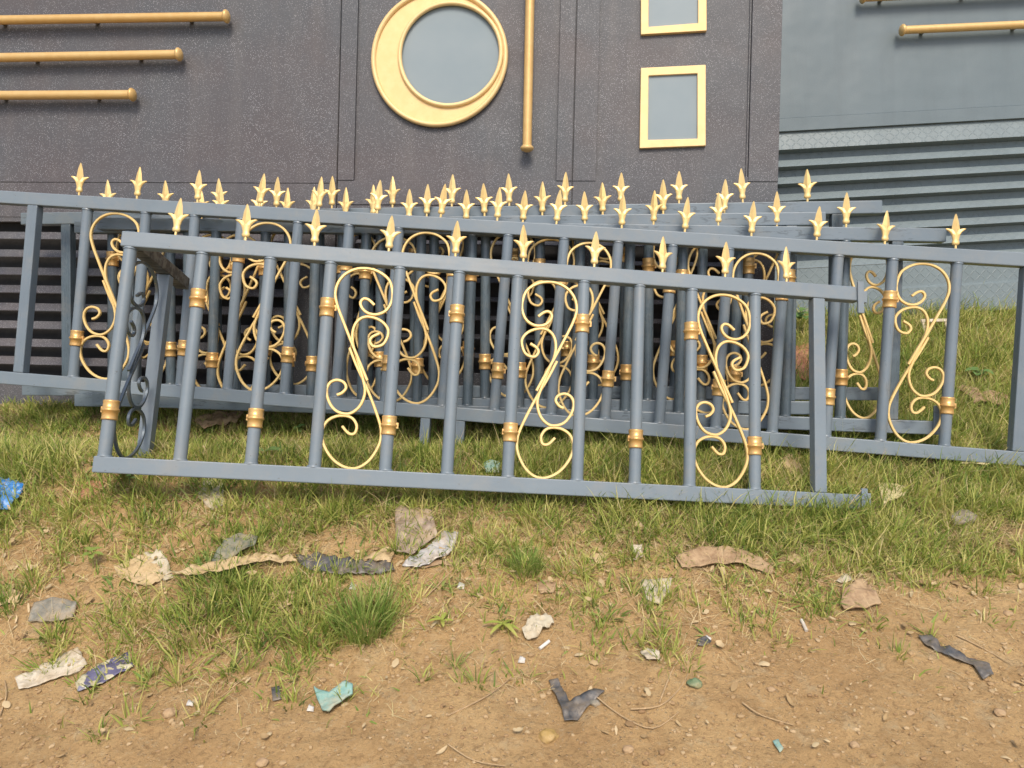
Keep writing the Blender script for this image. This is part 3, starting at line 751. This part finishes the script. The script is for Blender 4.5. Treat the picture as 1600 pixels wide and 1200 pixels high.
weed(1525, 600, 6, .07, .05, .5, .08, 'round leaved weed seen through the longest panel near the right edge')
weed(1245, 525, 9, .07, .045, .7, .16, 'leafy weed growing by the corner of the dark gate')
weed(785, 985, 6, .07, .014, .2, .03, 'narrow leaved weed on bare soil between the big tuft and crumpled paper', m_grass)
weed(690, 1000-20, 5, .05, .012, .5, .03, 'small thin leaved weed right of the largest tuft', m_grass)

# ------------------------------------------------------------------ litter
def scrap(name, poly, mat, label, cat, amp=.008, freq=18, thick=.0012, lift=.006, curl=0, res=None, fold=.5, group=None):
    P = [at(*p) for p in poly]; c = sum(P, Vector())/len(P)
    zz = [gz(q.x, q.y) for q in P]
    bm = bmesh.new(); n = len(P); vv = []
    dense = []
    for i in range(n):                                            # ragged outline
        a, b_ = P[i], P[(i+1) % n]; k = max(2, int((a-b_).length/.014))
        for t in range(k):
            q = a.lerp(b_, t/k); e = (b_-a).normalized() if (b_-a).length > 0 else Vector((1, 0, 0))
            j = .0025*noise.noise(q*60) if t else 0
            dense.append(Vector((q.x-e.y*j, q.y+e.x*j, 0)))
    vs = [bm.verts.new((q.x-c.x, q.y-c.y, 0)) for q in dense]
    f = bm.faces.new(vs); bmesh.ops.triangulate(bm, faces=[f])
    for it in range(6):
        ed = [e for e in bm.edges if e.calc_length() > .011]
        if not ed or len(bm.verts) > 3500: break
        bmesh.ops.subdivide_edges(bm, edges=ed, cuts=1); bmesh.ops.triangulate(bm, faces=[f for f in bm.faces if len(f.verts) > 3])
    rad = max((q-c).length for q in P); sd_ = random.random()*50
    for v in bm.verts:
        x, y = v.co.x+c.x, v.co.y+c.y
        nn = 1-2*abs(noise.noise((x*freq, y*freq, sd_))); n2 = 1-2*abs(noise.noise((x*freq*2.3, y*freq*2.3, sd_)))
        r2 = (v.co.length/rad)**2
        v.co.z = gz(x, y)-c.z+lift+amp*.7*(nn*(1-fold*.3)+n2*fold*.6)+curl*r2-.55*lift*r2
    bmesh.ops.recalc_face_normals(bm, faces=bm.faces)
    me = bpy.data.meshes.new(name); bm.to_mesh(me); bm.free()
    if me.polygons[0].normal.z < 0: me.flip_normals()
    me.polygons.foreach_set('use_smooth', [True]*len(me.polygons)); me.materials.append(mat)
    o = bpy.data.objects.new(name, me); col.objects.link(o); o.location = c
    s = o.modifiers.new('thickness', 'SOLIDIFY'); s.thickness = thick; s.offset = 1
    return tag(o, label, cat, group)
def mk(*a, **k):
    k.setdefault('dust', .75); return plain(*a, **k)
m_blue = mk('blue_plastic', (.02, .19, .55), .35, .4, 30, c2=(.05, .30, .72), dust=.2)
m_husk = mk('dry_husk', (.50, .34, .16), .8, .25, 14, c2=(.66, .50, .28))
m_bark = mk('brown_card', (.33, .20, .10), .85, .3, 25, c2=(.46, .31, .18))
m_greyrag = mk('grey_green_rag', (.16, .18, .13), .75, .35, 30, c2=(.25, .25, .18))
m_black = mk('black_plastic', (.055, .06, .065), .45, .4, 35, c2=(.12, .12, .12), dust=.4)
m_sack = mk('brown_sack', (.27, .19, .13), .55, .25, 20, c2=(.42, .33, .25))
m_clear = mk('milky_plastic', (.42, .40, .38), .25, .25, 26, c2=(.55, .54, .52))
m_paper = mk('dirty_white_paper', (.52, .43, .30), .8, .25, 45, c2=(.68, .62, .50))
m_white = mk('white_scrap', (.66, .63, .57), .5, .08, 50)
m_teal = mk('teal_foam', (.22, .42, .36), .8, .3, 22, c2=(.34, .55, .48))
m_stone = mk('grey_stone', (.19, .18, .14), .9, .3, 30, c2=(.30, .28, .23))
m_brick = mk('red_brown_leaf', (.40, .17, .09), .7, .3, 20, c2=(.50, .22, .12), dust=.35)
m_yel = mk('yellowed_leaf', (.52, .44, .20), .7, .25, 20, c2=(.66, .60, .34))
m_pale = mk('pale_leaf', (.50, .43, .30), .7, .2, 18, c2=(.62, .56, .42))
m_green = mk('green_pebble', (.12, .20, .10), .6)
def print_mat():
    m, n, b = nmat('printed_wrapper'); co = coords(n, scale=(38, 52, 1))
    v = N(n, 'ShaderNodeTexVoronoi'); v.distance = 'CHEBYCHEV'; v.inputs['Scale'].default_value = 1; n.links.new(co, v.inputs['Vector'])
    sep = N(n, 'ShaderNodeSeparateColor'); n.links.new(v.outputs['Color'], sep.inputs[0])
    c = ramp(n, sep.outputs[0], [(.0, (.12, .11, .18)), (.45, (.42, .36, .22)), (.6, (.20, .19, .24)), (.82, (.50, .45, .30))], 'CONSTANT')
    n.links.new(c, b.inputs['Base Color']); b.inputs['Roughness'].default_value = .4; return m
m_print = print_mat()

scrap('plastic_rag', [(-30, 762), (18, 758), (40, 770), (32, 790), (12, 802), (-30, 808)], m_blue, 'crumpled bright blue plastic rag at the left edge', 'plastic rag', .03, 26, lift=.02)
scrap('dry_leaf', [(118, 757), (165, 752), (158, 768), (140, 784), (104, 786)], m_brick, 'large reddish brown dry leaf near the left end of the nearest panel', 'leaf', .008)
scrap('dry_husk', [(178, 890), (205, 880), (232, 872), (262, 903), (240, 918), (212, 918), (190, 908)], m_husk, 'crumpled beige dry husk at the left end of the litter line', 'dry leaf', .018, 22)
scrap('dry_husk', [(225, 870), (252, 862), (262, 880), (272, 908), (258, 912)], m_pale, 'small upright beige husk piece touching the left husk', 'dry leaf', .02, 22)
scrap('dry_husk', [(262, 905), (300, 895), (345, 890), (400, 880), (455, 876), (465, 886), (400, 893), (362, 905), (300, 912)], m_husk, 'long pale dry husk strip between the left husk and the black plastic', 'dry leaf', .018, 24, lift=.03)
scrap('cloth_rag', [(330, 888), (352, 862), (378, 843), (404, 850), (400, 862), (365, 886), (345, 898)], m_greyrag, 'folded grey green rag lying over the pale husk strip', 'rag', .018, 16, lift=.04)
scrap('plastic_strip', [(462, 872), (500, 868), (540, 878), (610, 882), (618, 896), (560, 902), (510, 900), (470, 888)], m_black, 'long crumpled black plastic strip in the middle of the litter line', 'plastic strip', .02, 28)
scrap('dry_leaf', [(420, 930), (468, 922), (470, 940), (440, 956), (428, 948)], m_husk, 'wrinkled tan leaf left of the largest grass tuft', 'leaf', .012)
scrap('plastic_sack', [(617, 800), (640, 800), (674, 803), (684, 845), (660, 862), (642, 875), (620, 868)], m_sack, 'brown plastic sack piece standing in the grass', 'plastic sack', .016, 14, lift=.02)
scrap('plastic_bag', [(640, 876), (668, 862), (690, 836), (717, 836), (708, 866), (690, 878), (650, 893), (628, 890)], m_clear, 'clear wrinkled plastic bag beside the brown sack', 'plastic bag', .014, 30, lift=.012)
scrap('paper_scrap', [(560, 876), (590, 866), (600, 857), (618, 862), (610, 884), (585, 880)], m_husk, 'torn tan paper left of the brown sack', 'paper', .012)
scrap('dry_husk', [(640, 884), (700, 880), (735, 866), (738, 872), (705, 886), (660, 890)], m_bark, 'narrow brown strip in front of the clear bag', 'dry leaf', .008)
scrap('flat_stone', [(45, 975), (55, 945), (100, 940), (122, 945), (115, 970), (80, 978)], m_stone, 'flat grey green stone near the left edge', 'stone', .008, 14, .006, .010)
scrap('paper_wrapper', [(24, 1062), (60, 1045), (122, 1014), (137, 1040), (120, 1053), (30, 1080)], m_paper, 'dirty white paper wrapper in the lower left', 'wrapper', .008, 30)
scrap('printed_wrapper', [(118, 1070), (150, 1045), (200, 1022), (210, 1044), (170, 1066), (122, 1084)], m_print, 'blue and yellow printed wrapper beside the dirty white paper', 'wrapper', .010, 30)
scrap('foam_rag', [(490, 1080), (498, 1085), (515, 1092), (540, 1072), (552, 1078), (552, 1092), (515, 1118), (505, 1118)], m_teal, 'pale teal foam rag with dark stain, lower left of centre', 'rag', .012, 18, .006, .015)
scrap('plastic_shard', [(424, 1075), (438, 1074), (440, 1095), (426, 1098)], m_black, 'small black shard left of the teal rag', 'plastic piece', .004)
scrap('crumpled_paper', [(815, 990), (830, 970), (855, 965), (866, 980), (850, 988), (835, 1004), (820, 1002)], m_pale, 'crumpled beige paper ball right of the largest tuft', 'paper', .022, 32, lift=.014)
scrap('plastic_strip', [(857, 1066), (872, 1062), (890, 1100), (928, 1080), (945, 1084), (918, 1108), (903, 1128), (882, 1130), (878, 1112)], m_black, 'forked black plastic strip on the bare soil below centre', 'plastic strip', .010, 26)
scrap('dry_bark', [(1054, 876), (1092, 862), (1130, 862), (1175, 872), (1208, 892), (1206, 902), (1150, 888), (1110, 890), (1065, 893)], m_bark, 'long curled brown bark piece below the right half of the nearest panel', 'bark', .012, 12, lift=.018)
scrap('dry_leaf', [(1225, 876), (1240, 868), (1258, 876), (1256, 888), (1238, 884)], m_husk, 'small dry leaf right of the long bark piece', 'leaf', .010)
scrap('plastic_scrap', [(1002, 910), (1050, 905), (1046, 930), (1030, 948), (1010, 940)], m_pale, 'pale triangular plastic scrap left below the long bark', 'plastic piece', .008)
scrap('flat_stone', [(1312, 950), (1318, 928), (1345, 908), (1362, 925), (1376, 948), (1345, 957), (1318, 957)], m_bark, 'brown slab of bark like stone at the right', 'stone', .010, 14, .006, .014)
scrap('dry_leaf', [(1306, 910), (1322, 898), (1336, 910), (1318, 914)], m_pale, 'pale leaf touching the brown slab', 'leaf', .008)
scrap('plastic_strip', [(1434, 996), (1455, 992), (1470, 1012), (1510, 1028), (1545, 1040), (1552, 1058), (1535, 1065), (1520, 1042), (1475, 1026), (1445, 1010)], m_black, 'twisted black plastic strip near the right edge', 'plastic strip', .012, 26)
scrap('teal_scrap', [(1207, 1160), (1216, 1157), (1224, 1172), (1218, 1178)], m_teal, 'tiny pale teal scrap near the bottom edge', 'plastic piece', .003)
scrap('dry_leaf', [(1226, 716), (1250, 722), (1254, 742), (1236, 748), (1222, 738)], m_husk, 'tan leaf behind the right post of the nearest panel', 'leaf', .016, lift=.035)
scrap('dry_leaf', [(1485, 722), (1548, 720), (1542, 742), (1500, 738)], m_yel, 'pale yellow leaf under the right end of the longest panel', 'leaf', .016, lift=.045)
scrap('dry_leaf', [(1370, 770), (1422, 766), (1410, 790), (1378, 800)], m_yel, 'yellowish leaf in the grass beside the right end of the nearest panel', 'leaf', .014, lift=.04)
scrap('dry_bark', [(1488, 612), (1505, 612), (1530, 625), (1575, 628), (1570, 645), (1520, 640)], m_bark, 'brown bark piece seen through the longest panel at the right', 'bark', .02, lift=.04)
scrap('tin_sheet', [(1236, 555), (1262, 545), (1285, 590), (1255, 605), (1236, 590)], m_brick, 'rust red sheet lying behind the stacked panels', 'metal sheet', .012, lift=.05)
scrap('cloth_rag', [(300, 662), (340, 652), (385, 650), (370, 668), (320, 678)], m_bark, 'brown rag under the stacked panels on the left', 'rag', .02, lift=.03)
scrap('paper_scrap', [(755, 735), (770, 725), (782, 728), (780, 746), (760, 746)], m_teal, 'pale green paper piece just behind the bottom rail of the nearest panel', 'paper', .008, lift=.03)
scrap('flat_stone', [(1484, 818), (1505, 808), (1522, 816), (1518, 826), (1490, 828)], m_stone, 'grey stone in the grass near the right edge', 'stone', .006, lift=.02, thick=.02)
scrap('dry_leaf', [(-10, 935), (18, 922), (38, 930), (30, 944), (-10, 952)], m_husk, 'curled dry leaf at the left edge above the grey stone', 'leaf', .012)
scrap('dry_leaf', [(322, 745), (350, 742), (350, 790), (330, 800), (310, 780)], m_pale, 'pale flattened leaf in the grass below the nearest panel', 'leaf', .008)
scrap('dry_leaf', [(922, 870), (950, 865), (948, 880), (932, 884)], m_husk, 'small leaf right of the upright bright tuft', 'leaf', .008)
scrap('paper_scrap', [(985, 856), (1004, 853), (1004, 874), (990, 878)], m_paper, 'little pale paper between the bright tuft and the long bark', 'paper', .012)
scrap('dry_leaf', [(835, 915), (850, 908), (870, 912), (865, 928), (845, 930)], m_bark, 'brown leaf just below the upright bright tuft', 'leaf', .008)
scrap('paper_scrap', [(1000, 1020), (1010, 1014), (1030, 1022), (1032, 1036), (1010, 1034)], m_paper, 'crumpled white and black paper on the soil right of centre', 'paper', .010)
scrap('plastic_scrap', [(1088, 1002), (1102, 996), (1112, 1004), (1100, 1012), (1088, 1010)], m_black, 'small dark plastic flake below the pale triangular scrap', 'plastic piece', .004)

def stick(name, pts, r, mat, label, cat, lift=.004):
    P = [at(*p) for p in pts]; c = P[0].copy(); b = MB()
    Q = [(p.x-c.x, p.y-c.y, p.z-c.z+lift) for p in P]
    if len(Q) > 2: Q = crom(Q, 4)
    m = len(Q); b.tube(Q, [r*(1-.5*i/(m-1)) for i in range(m)] if cat == 'twig' else r, 7)
    o = b.build(name, mat); o.location = c; return tag(o, label, cat)
stick('cigarette_butt', [(843, 1016), (858, 1004)], .006, m_white, 'white cigarette butt beside the crumpled paper ball', 'cigarette butt', .006)
stick('cigarette_butt', [(1252, 971), (1260, 988)], .006, m_white, 'white cigarette butt on the open soil at the right', 'cigarette butt', .006)
m_twig = mk('dry_twig', (.40, .27, .14), .85, .3, 40)
TW = [([(1030, 1100), (1055, 1040), (1080, 1018), (1095, 1000)], 'thin twig rising right of the crumpled white paper'),
      ([(985, 1110), (1030, 1105), (1060, 1080), (1075, 1055)], 'bent twig right of the forked black strip'),
      ([(925, 1085), (970, 1120), (1020, 1140), (1060, 1115)], 'long curved twig right of the forked black strip'),
      ([(1495, 995), (1530, 1012), (1580, 1040)], 'yellowish twig crossing the twisted black strip'),
      ([(1160, 1100), (1190, 1120), (1240, 1135)], 'short twig on bare soil near the bottom right'),
      ([(640, 960), (700, 900), (735, 860)], 'straight straw coloured stem leaning over the largest tuft'),
      ([(700, 1120), (760, 1090), (800, 1060)], 'fine twig on bare soil below centre'),
      ([(0, 1120), (10, 1090), (8, 1065)], 'curled twig at the lower left edge'),
      ([(130, 960), (150, 985), (165, 1005)], 'short twig below the flat grey stone'),
      ([(1250, 905), (1290, 912), (1340, 925)], 'thin dark twig left of the brown slab'),
      ([(700, 1165), (740, 1190), (790, 1199)], 'twig at the bottom edge of the view')]
for p, l in TW: stick('twig', p, .0028, m_twig, l, 'twig', .005)
def rock(px, py, r, mat, label, sq=.7):
    c = at(px, py); bm = bmesh.new(); bmesh.ops.create_icosphere(bm, subdivisions=3, radius=r)
    s = random.random()*99
    for v in bm.verts:
        d = 1+.35*noise.noise(v.co/r*1.3+Vector((s, 0, 0)))+.12*noise.noise(v.co/r*4+Vector((s, 0, 0)))
        v.co = Vector((v.co.x*d*1.2, v.co.y*d, v.co.z*d*sq))
    me = bpy.data.meshes.new('stone'); bm.to_mesh(me); bm.free(); me.materials.append(mat)
    me.polygons.foreach_set('use_smooth', [True]*len(me.polygons))
    o = bpy.data.objects.new('stone', me); col.objects.link(o); o.location = c+Vector((0, 0, r*.25)); return tag(o, label, 'stone')
m_clod = mk('soil_clod', (.40, .25, .13), .95, .25, 60, c2=(.50, .34, .19), bstr=.7)
m_clay = mk('yellow_pebble', (.42, .27, .08), .7, .2, 30)
rock(857, 1152, .022, m_clay, 'round yellowish pebble near the bottom below the forked strip')
rock(1085, 1070, .018, m_green, 'small green pebble on bare soil right of the bent twig')
rock(982, 1172, .013, m_clod, 'soil clod near the bottom, right of the yellowish pebble')
rock(1335, 1165, .011, m_clod, 'little brown clod near the bottom right')
rock(1562, 1115, .013, m_clod, 'pale clod near the right bottom corner')
rock(265, 1115, .016, m_clod, 'clod below the white chip at the lower left')
rock(930, 1100, .012, m_stone, 'grey pebble beside the fork of the black strip')
rock(1205, 1078, .010, m_clod, 'pale square clod right of the green pebble')
rock(1422, 1115, .009, m_clod, 'small clod on open soil between the bottom right clods')
rock(410, 1193, .014, m_clod, 'clod at the bottom edge left of centre')
rock(415, 945, .010, m_white, 'tiny white pebble in grass left of the largest tuft')
rock(1575, 960, .012, m_clod, 'clod at the right edge above the twisted strip')
for px, py, l in ((720, 916, 'tiny white chip below the clear plastic bag'), (551, 917, 'white foam chip above the largest tuft'), (297, 1100, 'white chip below the printed wrapper'), (815, 1032, 'small pale chip below the cigarette butt'), (485, 1108, 'pale chip touching the teal rag'), (1105, 1000, 'pale chip beside the dark plastic flake')):
    scrap('chip', [(px-6, py+5), (px-2, py-6), (px+6, py-1), (px+5, py+6)], m_white, l, 'paper chip', .003, lift=.004)
# white frame left in the grass behind
c = at(1465, 530); fr = tag(empty('wire_frame', Matrix.Translation(c) @ Matrix.Rotation(R(6), 4, 'Z') @ Matrix.Rotation(R(-35), 4, 'X')), 'small chipped white frame lying in the grass behind the right scroll', 'frame')
b = MB(); b.box(-.07, .09, 0, .012, .11, .13); b.box(.072, .09, 0, .012, -.06, .1095); b.box(-.07, -.055, 0, .012, .0, .1095); b.build('frame_bar', m_paper, fr, .003)
